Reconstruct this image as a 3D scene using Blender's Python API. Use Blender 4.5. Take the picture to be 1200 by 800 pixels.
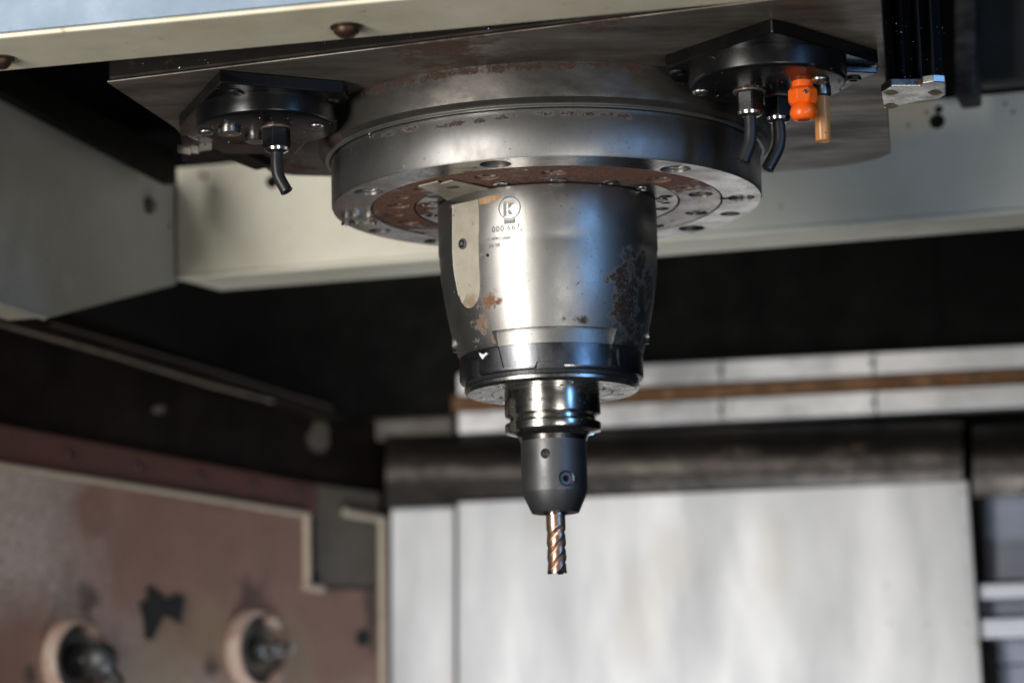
import bpy, bmesh, math, random
from math import sin, cos, pi, radians, atan2, sqrt
from mathutils import Vector, Matrix, noise
random.seed(7)
for o in list(bpy.data.objects): bpy.data.objects.remove(o)
SC = bpy.context.scene
COL = SC.collection
V = Vector

# ------------------------------------------------------------------ camera
CAM = V((0, -1.85, 1.2))
pit, yaw, rol = radians(9.8), radians(.79), radians(1.5)
F = V((-sin(yaw)*cos(pit), cos(yaw)*cos(pit), sin(pit)))
R0 = V((cos(yaw), sin(yaw), 0)); U0 = R0.cross(F)
UP = U0*cos(rol) + R0*sin(rol); RT = R0*cos(rol) - U0*sin(rol)
cd = bpy.data.cameras.new('camera'); cam = bpy.data.objects.new('camera', cd); COL.objects.link(cam)
cam.matrix_world = Matrix(((RT.x, UP.x, -F.x, CAM.x), (RT.y, UP.y, -F.y, CAM.y), (RT.z, UP.z, -F.z, CAM.z), (0, 0, 0, 1)))
cd.sensor_width = 36; cd.lens = 100; cd.clip_start = .05; cd.clip_end = 50
cd.dof.use_dof = True; cd.dof.focus_distance = 1.765; cd.dof.aperture_fstop = 5.6; cd.dof.aperture_blades = 9
SC.camera = cam
SC.view_settings.view_transform = 'Standard'; SC.view_settings.look = 'None'
SC.view_settings.exposure = 0; SC.view_settings.gamma = 1

# ------------------------------------------------------------------ light
W = bpy.data.worlds.new('World'); SC.world = W; W.use_nodes = True
W.node_tree.nodes['Background'].inputs[0].default_value = (.75, .85, 1, 1)
W.node_tree.nodes['Background'].inputs[1].default_value = .018
def area(name, loc, target, sx, sy, power, color, spread=180):
    l = bpy.data.lights.new(name, 'AREA'); l.shape = 'RECTANGLE'; l.size = sx; l.size_y = sy
    l.energy = power; l.color = color; l.spread = radians(spread)
    o = bpy.data.objects.new(name, l); COL.objects.link(o); o.location = loc
    o.rotation_euler = (V(target)-V(loc)).to_track_quat('-Z', 'Y').to_euler()
    return o
area('work_lamp', (-1.15, -1.5, 1.5), (0, 0, 1.58), .42, 1.7, 48, (1, .96, .90))
area('window_light', (1.5, -1.6, 1.85), (0, 0, 1.6), .2, 1.3, 12, (.19, .46, .95))
area('room_light', (.75, -2.3, .8), (.1, .1, 1.6), .6, .5, 11, (1, .98, .94))
area('cabinet_lamp', (.12, .50, .62), (.13, 1.05, 1.12), .45, .12, 4.6, (.92, .96, 1), 120)

# ------------------------------------------------------------------ survey: photograph pixel -> point on a plane of the place
PS = radians(14)
MU = V((cos(PS), -sin(PS), 0)); MV = V((sin(PS), cos(PS), 0))     # machine axes: across, into the cabinet
def ray(x, y): return F + RT*((x-600)/3333.3) + UP*((400-y)/3333.3)
def onp(x, y, n, k):
    d = ray(x, y); return CAM + d*((k - CAM.dot(n))/d.dot(n))
def onz(x, y, z): return onp(x, y, V((0, 0, 1)), z)
def onv(x, y, k): return onp(x, y, MV, k)
S = .5625e-3

# ------------------------------------------------------------------ materials
MATS = {}
class NT:
    def __init__(s, name):
        s.m = bpy.data.materials.new(name); s.m.use_nodes = True; s.t = s.m.node_tree
        s.b = s.t.nodes['Principled BSDF']; s.g = s.t.nodes.new('ShaderNodeNewGeometry')
    def n(s, t, **k):
        q = s.t.nodes.new(t)
        for a, b in k.items(): setattr(q, a, b)
        return q
    def l(s, a, b): s.t.links.new(a, b)
    def noise(s, scale, detail=6, rough=.6, stretch=(1, 1, 1), src=None):
        mp = s.n('ShaderNodeMapping'); mp.inputs['Scale'].default_value = stretch
        s.l(src or s.g.outputs['Position'], mp.inputs[0])
        q = s.n('ShaderNodeTexNoise'); q.inputs['Scale'].default_value = scale
        q.inputs['Detail'].default_value = detail; q.inputs['Roughness'].default_value = rough
        s.l(mp.outputs[0], q.inputs['Vector']); return q.outputs['Fac']
    def rng(s, x, a, b, c=0, d=1):
        q = s.n('ShaderNodeMapRange'); s.l(x, q.inputs[0])
        for i, val in enumerate((a, b, c, d)): q.inputs[i+1].default_value = val
        return q.outputs[0]
    def math(s, op, a, b):
        q = s.n('ShaderNodeMath', operation=op)
        for i, x in enumerate((a, b)):
            if hasattr(x, 'node'): s.l(x, q.inputs[i])
            else: q.inputs[i].default_value = x
        return q.outputs[0]
    def mix(s, f, a, b):
        q = s.n('ShaderNodeMix', data_type='RGBA')
        for i, x in ((0, f), (6, a), (7, b)):
            if hasattr(x, 'node'): s.l(x, q.inputs[i])
            elif i == 0: q.inputs[0].default_value = x
            else: q.inputs[i].default_value = (*x, 1)
        return q.outputs[2]
    def mixf(s, f, a, b):
        q = s.n('ShaderNodeMix', data_type='FLOAT')
        for i, x in ((0, f), (2, a), (3, b)):
            if hasattr(x, 'node'): s.l(x, q.inputs[i])
            else: q.inputs[i].default_value = x
        return q.outputs[0]
    def blobs(s, bl):                      # soft ellipsoid masks (centre, radii) joined by maximum
        out = None
        for c, r in bl:
            a = s.n('ShaderNodeVectorMath', operation='SUBTRACT'); s.l(s.g.outputs['Position'], a.inputs[0]); a.inputs[1].default_value = c
            b = s.n('ShaderNodeVectorMath', operation='DIVIDE'); s.l(a.outputs[0], b.inputs[0]); b.inputs[1].default_value = r if hasattr(r, '__len__') else (r, r, r)
            d = s.n('ShaderNodeVectorMath', operation='LENGTH'); s.l(b.outputs[0], d.inputs[0])
            m = s.rng(d.outputs['Value'], 0, 1, 1, 0)
            out = m if out is None else s.math('MAXIMUM', out, m)
        return out
    def bump(s, h, dist, strength=1):
        q = s.n('ShaderNodeBump'); q.inputs['Strength'].default_value = strength; q.inputs['Distance'].default_value = dist
        s.l(h, q.inputs['Height']); s.l(q.outputs[0], s.b.inputs['Normal'])
def metal(name, col=(.5, .49, .47), rough=.3, met=1, dark=.55, scale=40, stretch=(1, 1, 1), fine=.00004, fscale=900, fstretch=(1, 1, 1),
          rust=None, rustc=(.16, .055, .025), rust_th=.5, rscale=130, spots=0, dr=.17, stain=None, stainc=(.05, .03, .02)):
    n = NT(name)
    a = n.noise(scale, 8, .65, stretch); f = n.rng(a, .32, .68)
    c = n.mix(f, tuple(x*dark for x in col), col)
    r = n.mixf(f, min(1, rough+dr), rough)
    mm = met
    if spots:                                  # small dark pits and grime specks
        p = n.rng(n.noise(520, 2, .5), .69, .73); p = n.math('MULTIPLY', p, n.rng(n.noise(40, 3), .45, .6))
        c = n.mix(n.math('MULTIPLY', p, spots), c, (.02, .015, .012)); r = n.mixf(p, r, .7)
    if stain:
        s_ = n.math('ADD', n.blobs(stain), n.math('MULTIPLY', n.math('SUBTRACT', n.noise(90, 8, .7), .5), 2.0)); s_ = n.math('MULTIPLY', n.rng(s_, .40, .60), n.rng(n.noise(500, 5, .75), .32, .46))
        c = n.mix(s_, c, stainc); r = n.mixf(s_, r, .6); mm = n.mixf(s_, mm, .3)
    if rust is not None:
        k = n.math('ADD', n.blobs(rust), n.math('MULTIPLY', n.math('SUBTRACT', n.noise(rscale, 9, .72), .5), 2.2)) if rust else n.noise(rscale, 9, .72)
        k = n.math('MULTIPLY', n.rng(k, rust_th, rust_th+.22), n.rng(n.noise(800, 4, .7), .34, .50, .35, 1)) if rust else n.rng(k, rust_th, rust_th+.1)
        rc = n.mix(n.noise(300, 5), tuple(x*.45 for x in rustc), tuple(min(1, x*1.5) for x in rustc))
        c = n.mix(k, c, rc); r = n.mixf(k, r, .85); mm = n.mixf(k, mm, 0.0)
    n.l(c, n.b.inputs['Base Color']); n.l(r, n.b.inputs['Roughness'])
    if hasattr(mm, 'node'): n.l(mm, n.b.inputs['Metallic'])
    else: n.b.inputs['Metallic'].default_value = mm
    if fine: n.bump(n.noise(fscale, 4, .6, fstretch), fine, .8)
    MATS[name] = n.m; return n.m
def paint(name, col, rough=.5, dirt=(.2, .15, .08), amount=.35, scale=14, stretch=(1, 1, 1), spec=.5, fine=.0001, fscale=400, blobs=None, blobc=(.1, .03, .02), th=.5, nz=1.6, coat=0, bscale=35, soft=.25):
    n = NT(name)
    f = n.rng(n.noise(scale, 7, .62, stretch), .42, .78, 0, amount)
    c = n.mix(f, col, dirt)
    c = n.mix(n.rng(n.noise(170, 3), .66, .72, 0, amount), c, tuple(x*.3 for x in dirt))
    if blobs:
        k = n.math('ADD', n.blobs(blobs), n.math('MULTIPLY', n.math('SUBTRACT', n.noise(bscale, 9, .7), .5), nz)); k = n.rng(k, th, th+soft)
        c = n.mix(k, c, n.mix(n.noise(60, 6), tuple(x*.5 for x in blobc), tuple(x*1.5 for x in blobc)))
    n.l(c, n.b.inputs['Base Color'])
    n.l(n.rng(n.noise(30, 5), .3, .7, rough-.08, rough+.12), n.b.inputs['Roughness'])
    n.b.inputs['Specular IOR Level'].default_value = spec; n.b.inputs['Coat Weight'].default_value = coat
    if fine: n.bump(n.noise(fscale, 3), fine, .6)
    MATS[name] = n.m; return n.m

def cyl_pt(x, y, r):                        # point seen at a pixel on a vertical cylinder about the spindle axis (near side)
    d = ray(x, y); a = d.x**2+d.y**2; b = 2*(CAM.x*d.x+CAM.y*d.y); c = CAM.x**2+CAM.y**2-r*r
    t = (-b - sqrt(max(0, b*b-4*a*c)))/(2*a); return CAM + d*t
fl = lambda x, y: cyl_pt(x, y, 254*S)
nk = lambda x, y: cyl_pt(x, y, 268*S)
bd = lambda x, y: cyl_pt(x, y, 122*S)

M_plate = metal('ground_steel_plate', (.29, .25, .205), .38, .55, .28, 13, (1, 3, 1), rust=[(onz(520, 60, 1.668), .10), (onz(330, 195, 1.668), .07), (onz(700, 25, 1.668), .05), (onz(960, 30, 1.668), .03)],
                rustc=(.10, .05, .03), rust_th=.62, rscale=45, spots=1, fscale=300, fstretch=(1, 8, 1))
M_block = metal('oily_cast_side', (.018, .014, .011), .5, .6, .4, 30, spots=.4, rust=[], rust_th=.62, rustc=(.07, .04, .02), rscale=50)
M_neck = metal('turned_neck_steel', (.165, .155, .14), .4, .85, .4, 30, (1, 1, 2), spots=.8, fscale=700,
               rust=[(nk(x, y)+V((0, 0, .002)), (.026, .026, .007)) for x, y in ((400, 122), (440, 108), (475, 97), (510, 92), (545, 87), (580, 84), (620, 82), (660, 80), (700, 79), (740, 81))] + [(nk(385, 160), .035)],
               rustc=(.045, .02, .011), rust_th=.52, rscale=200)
M_flange = metal('turned_flange_steel', (.40, .395, .385), .36, 1, .55, 22, (1, 1, .6), spots=.8, fscale=1500, fstretch=(.15, .15, 3), fine=.00003,
                 rust=[(fl(x, y), (.014, .014, .0035)) for x, y in ((455, 157), (482, 151), (520, 148), (535, 145), (560, 142), (590, 138), (640, 133), (668, 133), (690, 134), (710, 134), (730, 136))],
                 rustc=(.04, .018, .010), rust_th=.5, rscale=330)
M_face = metal('flange_face_steel', (.64, .62, .59), .2, 1, .55, 28, (1, 1, 1), spots=.8, fscale=900,
               rust=[(V((-.05, -.11, 1.61)), .05), (V((-.125, .02, 1.61)), .035)], rustc=(.14, .05, .03), rust_th=1.0, rscale=100)
M_inner = metal('inner_ring_steel', (.55, .52, .49), .24, 1, .55, 28, spots=.8, rust=[(V((-.03, -.08, 1.61)), .075), (V((.03, -.085, 1.61)), .06), (V((-.09, 0, 1.61)), .03)], rustc=(.155, .062, .04), rust_th=.3, rscale=90)
M_mid = metal('rusty_clamp_ring', (.50, .46, .43), .26, .95, .6, 40, spots=.8,
              rust=[(V((-.10, .0, 1.61)), .10), (V((-.055, -.09, 1.61)), .09), (V((.02, -.10, 1.61)), .09), (V((.075, -.07, 1.61)), .055)], rustc=(.20, .085, .05), rust_th=.25, rscale=90)
M_body = metal('spindle_body_steel', (.42, .41, .39), .32, 1, .6, 22, (1, 1, .7), spots=.9, fscale=1300, fstretch=(.1, .1, 3), fine=.00005,
               rust=[(bd(572, 352), (.020, .02, .013)), (bd(560, 378), (.018, .02, .012)), (bd(578, 395), (.015, .02, .01)), (bd(553, 402), (.012, .02, .01)), (bd(565, 300), (.004, .01, .004)), (bd(660, 374), (.011, .01, .006))],
               rustc=(.17, .075, .033), rust_th=.56, rscale=200,
               stain=[(bd(728, 330), (.011, .02, .021)), (bd(748, 312), (.012, .02, .016)), (bd(758, 335), (.012, .02, .026)), (bd(742, 385), (.014, .02, .022)), (bd(757, 395), (.014, .02, .02)), (bd(685, 372), (.013, .01, .006)), (bd(600, 390), (.008, .01, .003)), (bd(735, 350), (.02, .03, .05))], stainc=(.035, .022, .014))
M_pocket = metal('machined_pocket_steel', (.5, .5, .52), .22, 1, .6, 60, spots=1,
               rust=[(bd(600, 395), (.01, .01, .004)), (bd(690, 396), (.016, .01, .005))], rustc=(.14, .07, .04), rust_th=.7, rscale=260)
M_ring = metal('dark_nose_ring', (.24, .245, .26), .24, 1, .6, 50, spots=1)
M_disc = metal('polished_disc', (.62, .60, .56), .2, 1, .75, 60, spots=.7, fscale=1500)
M_holder = metal('holder_collar_steel', (.56, .54, .50), .17, 1, .8, 60, (1, 1, 3), spots=.6, fine=.000008, dr=.08)
M_shank = metal('dark_oxide_holder', (.115, .115, .12), .4, .85, .85, 60, spots=.25, fine=.00003)
M_mill = metal('bronze_coated_carbide', (.58, .40, .31), .27, .9, .6, 250, dr=.1, fine=.00002)
M_tip = metal('worn_carbide_tip', (.55, .48, .42), .25, 1, .5, 500)
M_bolt = metal('bolt_steel', (.58, .56, .53), .22, 1, .5, 200, spots=.5)
M_rbolt = metal('rusty_bolt_steel', (.32, .26, .22), .4, .9, .5, 200, rust=[], rust_th=.52, rscale=250, rustc=(.15, .06, .03))
M_darkbolt = metal('dark_bolt_steel', (.10, .10, .10), .35, 1, .5, 200)
M_bright = metal('bright_chip_steel', (.85, .84, .82), .12, 1, .8, 300, fine=0)
M_brass = metal('brass_hole', (.30, .19, .05), .35, 1, .3, 200)
M_black = paint('black_anodised', (.004, .004, .0045), .27, (.01, .009, .008), .4, 60, spec=.5, fine=.00003, fscale=900)
M_rubber = paint('black_rubber', (.016, .017, .019), .38, (.03, .03, .03), .3, 90, fine=0)
M_void = paint('dark_hole', (.004, .004, .004), .8, (.004, .003, .003), .1, fine=0)
M_orange = paint('orange_plastic', (.95, .13, .006), .33, (.5, .08, .01), .15, 120, fine=0, coat=.2)
M_cream = paint('cream_enamel', (.66, .64, .53), .45, (.38, .29, .13), .35, 10, (1, 1, 1), fscale=260, fine=.00004)
M_side = paint('shaded_cream_enamel', (.47, .47, .44), .5, (.28, .25, .16), .35, 10, fscale=260, fine=.00004)  # cream enamel with grazing-light shade put into its colour, for the side panel
M_strip = paint('cream_strip_enamel', (.70, .66, .52), .45, (.42, .27, .10), .45, 16, fine=.00004)
M_blue = paint('blue_grey_enamel', (.175, .245, .335), .45, (.14, .17, .2), .3, 30, fine=.00015, fscale=350)
M_keyp = paint('cream_key_plate', (.42, .39, .32), .33, (.2, .15, .09), .6, 45, blobs=[(cyl_pt(551, 356, 126*S), (.012, .02, .0125))], blobc=(.26, .20, .14), th=.35, bscale=160, soft=.2)
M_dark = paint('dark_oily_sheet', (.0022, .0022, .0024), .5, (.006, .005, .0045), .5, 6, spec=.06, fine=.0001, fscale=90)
M_brown = paint('dark_brown_oily', (.006, .0038, .0032), .45, (.022, .014, .011), .5, 9, spec=.2, fine=.0003, fscale=60)
M_slat = paint('blue_grey_slat', (.19, .215, .28), .45, (.09, .1, .13), .4, 10, (1, 1, 12))
M_ledge = paint('pale_ledge', (.48, .5, .55), .4, (.3, .3, .3), .3, 10)
M_ink = paint('etched_mark', (.13, .13, .13), .8, (.1, .1, .1), .1, fine=0, spec=.05)
M_worn = paint('worn_sill_edge', (.16, .13, .10), .5, (.03, .02, .015), .9, 60, fine=.0004, fscale=120)
M_etch = paint('etched_steel', (.30, .30, .30), .7, (.3, .3, .3), .3, 200, fine=0, spec=.1)
M_rail = metal('ground_rail', (.62, .62, .63), .36, .85, .4, 5, (1, 1, 1), fine=.0003, fscale=20)
M_screw = metal('rusty_screw_band', (.2, .1, .04), .5, .4, .4, 60, (1, 1, .3), rust=[], rust_th=.5, rscale=50, rustc=(.22, .09, .03))

def special():
    # amber tube: a little light passes through
    n = NT('amber_plastic'); n.l(n.mix(n.noise(120, 4), (.42, .17, .045), (.62, .30, .10)), n.b.inputs['Base Color'])
    n.b.inputs['Roughness'].default_value = .3; n.b.inputs['Subsurface Weight'].default_value = .35; n.b.inputs['Subsurface Radius'].default_value = (.006, .003, .001)
    MATS['amber'] = n.m
    # brushed white sheet with vertical wipe marks and two oval stains
    n = NT('brushed_white_sheet')
    streak = n.rng(n.noise(9, 6, .6, (1.2, 1.2, .3)), .3, .7)
    fine = n.rng(n.noise(150, 4, .6, (1, 1, .05)), .3, .7)
    c = n.mix(streak, (.30, .305, .315), (.47, .475, .49)); c = n.mix(n.math('MULTIPLY', fine, .18), c, (.4, .4, .4))
    st = n.blobs([(onv(790, 655, 1.06), (.042, .2, .055)), (onv(748, 725, 1.06), (.040, .2, .085)), (onv(640, 600, 1.06), (.03, .2, .05)), (onv(905, 640, 1.06), (.03, .2, .09))])
    st = n.rng(n.math('ADD', st, n.math('MULTIPLY', n.math('SUBTRACT', n.noise(14, 4), .5), .9)), .2, .6, 0, .8)
    c = n.mix(st, c, (.36, .35, .34))
    n.l(c, n.b.inputs['Base Color']); n.b.inputs['Metallic'].default_value = .35
    n.l(n.rng(streak, 0, 1, .5, .38), n.b.inputs['Roughness']); MATS['sheet'] = n.m
    # left wall: cream paint gone pink, brown and olive with rust and grime
    n = NT('stained_wall_paint')
    P = lambda x, y: onp(x, y, WN, WK)
    g = n.rng(n.noise(300, 3, .7), .42, .62)
    c = n.mix(n.noise(5, 5, .6), (.34, .32, .29), (.44, .38, .32))
    c = n.mix(n.math('MULTIPLY', g, .7), c, (.13, .075, .055))
    red = n.rng(n.math('ADD', n.blobs([(P(190, 640), .17), (P(290, 620), .22), (P(390, 690), .2), (P(230, 680), .13), (P(20, 780), .09), (P(110, 600), .05)]), n.math('MULTIPLY', n.math('SUBTRACT', n.noise(14, 7, .65), .5), .7)), -.12, .55)
    c = n.mix(n.math('MULTIPLY', red, .88), c, n.mix(n.noise(22, 6), (.105, .046, .034), (.21, .105, .075)))
    ol = n.rng(n.math('ADD', n.blobs([(P(180, 790), .10), (P(240, 740), .07), (P(340, 780), .07), (P(60, 810), .06)]), n.math('MULTIPLY', n.math('SUBTRACT', n.noise(20, 6), .5), 1)), .25, .7)
    c = n.mix(n.math('MULTIPLY', ol, .45), c, (.22, .17, .10))
    gr = n.rng(n.math('ADD', n.blobs([(P(400, 640), (.06, .06, .08)), (P(240, 575), (.2, .2, .03)), (P(430, 720), (.03, .03, .1)), (P(285, 690), .03), (P(98, 700), .035), (P(30, 790), .02), (P(245, 780), .03), (P(435, 745), .02), (P(310, 760), .05)]), n.math('MULTIPLY', n.math('SUBTRACT', n.noise(50, 8, .7), .5), 1.2)), .4, .75)
    c = n.mix(n.math('MULTIPLY', gr, .8), c, (.035, .024, .022))
    n.l(c, n.b.inputs['Base Color']); n.b.inputs['Roughness'].default_value = .5
    n.bump(n.noise(260, 5), .0006, .6); MATS['wall'] = n.m

# left lower wall plane: splayed 34 degrees from the cabinet axis
WC = onv(450, 600, 1.083)
WD = V((-sin(radians(34)), -cos(radians(34)), 0)); WN = V((-WD.y, WD.x, 0)); WN = WN if WN.dot(CAM-WC) > 0 else -WN
WK = WC.dot(WN)
special()
M_wall, M_sheet, M_amber = MATS['wall'], MATS['sheet'], MATS['amber']
M_band = paint('red_brown_band', (.075, .032, .024), .5, (.03, .018, .015), .5, 30, fine=.0003, fscale=200)
M_lip = paint('worn_cream_lip', (.34, .29, .22), .5, (.22, .14, .08), .5, 40, fine=.0003)
M_olive = paint('grimy_grey_paint', (.085, .072, .058), .5, (.05, .04, .03), .6, 30)

# ------------------------------------------------------------------ mesh helpers
def link(name, me, mat=None, parent=None, loc=None, smooth=None):
    o = bpy.data.objects.new(name, me); COL.objects.link(o)
    if mat is not None and not me.materials: me.materials.append(mat)
    if smooth is not None:
        for p in me.polygons: p.use_smooth = True
        me.set_sharp_from_angle(angle=radians(smooth))
    if parent is not None: o.parent = parent; o.matrix_parent_inverse = parent.matrix_world.inverted()
    return o
def build(name, vs, fs, mat, parent=None, smooth=None, bevel=0, seg=2):
    me = bpy.data.meshes.new(name); me.from_pydata([tuple(v) for v in vs], [], fs)
    bm = bmesh.new(); bm.from_mesh(me); bmesh.ops.recalc_face_normals(bm, faces=bm.faces); bm.to_mesh(me); bm.free()
    o = link(name, me, mat, parent, smooth=smooth)
    if bevel:
        b = o.modifiers.new('bevel', 'BEVEL'); b.width = bevel; b.segments = seg; b.limit_method = 'ANGLE'; b.angle_limit = radians(35)
    return o
def lathe_data(prof, n=96, c=(0, 0), a0=0):
    vs, fs = [], []; m = len(prof)
    for i in range(n):
        a = a0 + 2*pi*i/n
        for r, z in prof: vs.append((c[0]+r*cos(a), c[1]+r*sin(a), z))
    for i in range(n):
        j = (i+1) % n
        for k in range(m): fs.append((i*m+k, j*m+k, j*m+(k+1) % m, i*m+(k+1) % m))
    return vs, fs
def solid_data(prof, n=96, c=(0, 0), a0=0):   # prof open from top to bottom, capped
    vs, fs = [], []; m = len(prof)
    for i in range(n):
        a = a0 + 2*pi*i/n
        for r, z in prof: vs.append((c[0]+r*cos(a), c[1]+r*sin(a), z))
    for i in range(n):
        j = (i+1) % n
        for k in range(m-1): fs.append((i*m+k, j*m+k, j*m+k+1, i*m+k+1))
    fs.append([i*m for i in range(n)]); fs.append([i*m+m-1 for i in range(n)])
    return vs, fs
def prism_data(pts, t):
    n = len(pts); vs = [V(p) for p in pts] + [V(p)+V(t) for p in pts]
    return vs, [list(range(n)), list(range(2*n-1, n-1, -1))] + [(i, (i+1) % n, (i+1) % n+n, i+n) for i in range(n)]
def prism(name, pts, t, mat, parent=None, bevel=0, **k):
    return build(name, *prism_data(pts, t), mat, parent, bevel=bevel, **k)
def boxpts(c, ax, ay, az):
    c, ax, ay, az = map(V, (c, ax, ay, az))
    return [c-ax-ay-az, c+ax-ay-az, c+ax+ay-az, c-ax+ay-az], 2*az
def box(name, c, ax, ay, az, mat, parent=None, bevel=0): return prism(name, *boxpts(c, ax, ay, az), mat, parent, bevel)
def tube_data(path, r, n=14, cap=True):
    path = [V(p) for p in path]; vs, fs = [], []; m = len(path); ref = None
    for i, p in enumerate(path):
        t = (path[min(i+1, m-1)]-path[max(i-1, 0)]).normalized()
        if ref is None: ref = t.orthogonal().normalized()
        ref = (ref - t*ref.dot(t)).normalized(); b = t.cross(ref)
        rr = r[i] if hasattr(r, '__len__') else r
        for k in range(n): vs.append(p+(ref*cos(2*pi*k/n)+b*sin(2*pi*k/n))*rr)
    for i in range(m-1):
        for k in range(n): fs.append((i*n+k, i*n+(k+1) % n, (i+1)*n+(k+1) % n, (i+1)*n+k))
    if cap: fs += [list(range(n))[::-1], [(m-1)*n+k for k in range(n)]]
    return vs, fs
def tube(name, path, r, mat, parent=None, n=14, smooth=40): return build(name, *tube_data(path, r, n), mat, parent, smooth=smooth)
def smoothpath(pts, n=14):
    pts = [V(p) for p in pts]; P_ = [2*pts[0]-pts[1]]+pts+[2*pts[-1]-pts[-2]]; out = []
    for i in range(1, len(P_)-2):
        for k in range(n):
            t = k/n; a, b, c, d = P_[i-1:i+3]
            out.append(.5*((2*b)+(c-a)*t+(2*a-5*b+4*c-d)*t*t+(3*b-a-3*c+d)*t**3))
    return out+[pts[-1]]
def join(datas):
    vs, fs = [], []
    for v, f in datas:
        o = len(vs); vs += list(v); fs += [tuple(i+o for i in q) for q in f]
    return vs, fs
def cyl_data(c, axis, r, h, n=24):            # centred at c, total length h
    a = V(axis).normalized()*h/2; return tube_data([V(c)-a, V(c)+a], r, n)
def cut(o, datas, smooth=30):
    vs, fs = join(datas); me = bpy.data.meshes.new('cutter'); me.from_pydata([tuple(v) for v in vs], [], fs)
    bm = bmesh.new(); bm.from_mesh(me); bmesh.ops.recalc_face_normals(bm, faces=bm.faces); bm.to_mesh(me); bm.free()
    c = bpy.data.objects.new('cutter', me); COL.objects.link(c)
    md = o.modifiers.new('cut', 'BOOLEAN'); md.operation = 'DIFFERENCE'; md.object = c; md.solver = 'EXACT'
    bpy.context.view_layer.update()
    new = bpy.data.meshes.new_from_object(o.evaluated_get(bpy.context.evaluated_depsgraph_get()))
    o.modifiers.remove(md); old = o.data; o.data = new; bpy.data.objects.remove(c); bpy.data.meshes.remove(me)
    for p in new.polygons: p.use_smooth = True
    new.set_sharp_from_angle(angle=radians(smooth)); return o
def thing(name, loc, label, cat, group=None):
    o = bpy.data.objects.new(name, None); COL.objects.link(o); o.location = loc; o.empty_display_size = .02
    o['label'] = label; o['category'] = cat
    if group: o['group'] = group
    bpy.context.view_layer.update(); return o
def struct(o): o['kind'] = 'structure'; return o
def tag(o, label, cat, group=None):
    o['label'] = label; o['category'] = cat
    if group: o['group'] = group
    return o
# socket-head screw, face at z=0 looking along +z, unit radius
def screw_mesh(mat, dome=False, sock=.5, h=.8):
    n = 24; rings = []
    def hexr(a): a = (a % (pi/3))-pi/6; return sock*cos(pi/6)/cos(a)
    prof = [(1, -h), (1, -.12), (.9, 0)] if not dome else [(1, -h), (1, -.35), (.93, -.15), (.75, 0)]
    vs = []
    for r, z in prof: vs += [(r*cos(2*pi*i/n), r*sin(2*pi*i/n), z) for i in range(n)]
    vs += [(hexr(2*pi*i/n)*cos(2*pi*i/n), hexr(2*pi*i/n)*sin(2*pi*i/n), 0) for i in range(n)]
    vs += [(hexr(2*pi*i/n)*cos(2*pi*i/n), hexr(2*pi*i/n)*sin(2*pi*i/n), -.5) for i in range(n)]
    m = len(vs)//n; fs = [(k*n+i, k*n+(i+1) % n, (k+1)*n+(i+1) % n, (k+1)*n+i) for k in range(m-1) for i in range(n)]
    fs.append([(m-1)*n+i for i in range(n)])
    me = bpy.data.meshes.new('screw'); me.from_pydata(vs, [], fs); me.materials.append(mat); me.materials.append(M_void)
    me.polygons[-1].material_index = 1
    for p in me.polygons: p.use_smooth = True
    me.set_sharp_from_angle(angle=radians(35)); return me
SM = {k: screw_mesh(m, d) for k, m, d in (('steel', M_bolt, False), ('rusty', M_rbolt, False), ('dome', M_darkbolt, True), ('domesteel', M_bolt, True), ('dark', M_shank, False))}
def screw(kind, p, nrm, r, parent, name='screw', off=0):
    o = bpy.data.objects.new(name, SM[kind]); COL.objects.link(o)
    q = V(nrm).normalized().to_track_quat('Z', 'Y') @ Matrix.Rotation(random.random()*6, 3, 'Z').to_quaternion()
    mw = Matrix.LocRotScale(V(p)+V(nrm).normalized()*off, q, V((r, r, r)))
    o.parent = parent; o.matrix_parent_inverse = parent.matrix_world.inverted(); o.matrix_basis = mw; return o
DN = V((0, 0, -1)); TO = V((0, 0, 1))
def hexprism(c, r, z0, z1, a0=0): return solid_data([(r, z0), (r, z1)], 6, c, a0)

# ================================================================== SETTING
XR = lambda p: p.dot(MU)
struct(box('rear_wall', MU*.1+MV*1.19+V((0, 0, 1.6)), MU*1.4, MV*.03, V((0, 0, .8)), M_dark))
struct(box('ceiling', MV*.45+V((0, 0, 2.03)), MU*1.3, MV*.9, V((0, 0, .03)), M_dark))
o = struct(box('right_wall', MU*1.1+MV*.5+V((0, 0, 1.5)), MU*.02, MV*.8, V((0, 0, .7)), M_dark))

# ---- left lower wall: dark upper sill, red band, stained panel
wp = lambda x, y, d=0: onp(x, y, WN, WK+d)
M_port = paint('worn_pink_ring', (.40, .31, .25), .5, (.3, .10, .06), .7, 70, fine=.0006, fscale=200, blobs=[(wp(125, 765), (.05, .05, .09)), (wp(335, 755), (.05, .05, .09))], blobc=(.11, .07, .055), th=.05, nz=.9)
wl = thing('wall_left', wp(200, 800), 'x', 'x')
del wl['label'], wl['category']; wl['kind'] = 'structure'
far = WC + WD*.0
panel_pts = [wp(-160, 516, .006), wp(364, 602, .006), wp(364, 686, .006), wp(376, 690, .006), wp(446, 690, .006), wp(446, 606, .006), wp(456, 606, .006), wp(458, 930, .006), wp(-160, 930, .006)]
pn = prism('painted_panel', panel_pts, -WN*.006, M_wall, wl, bevel=.001)
prism('red_band', [wp(-160, 468), wp(368, 568), wp(368, 606), wp(-160, 524)], WN*.004, M_band, wl, bevel=.001)
prism('backing', [wp(-160, 280, -.004), wp(470, 505, -.004), wp(470, 930, -.004), wp(-160, 930, -.004)], -WN*.02, M_brown, wl)
prism('grey_bracket', [wp(370, 566, .002), wp(446, 577, .002), wp(446, 700, .002), wp(372, 694, .002)], -WN*.005, M_olive, wl, bevel=.002)
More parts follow.
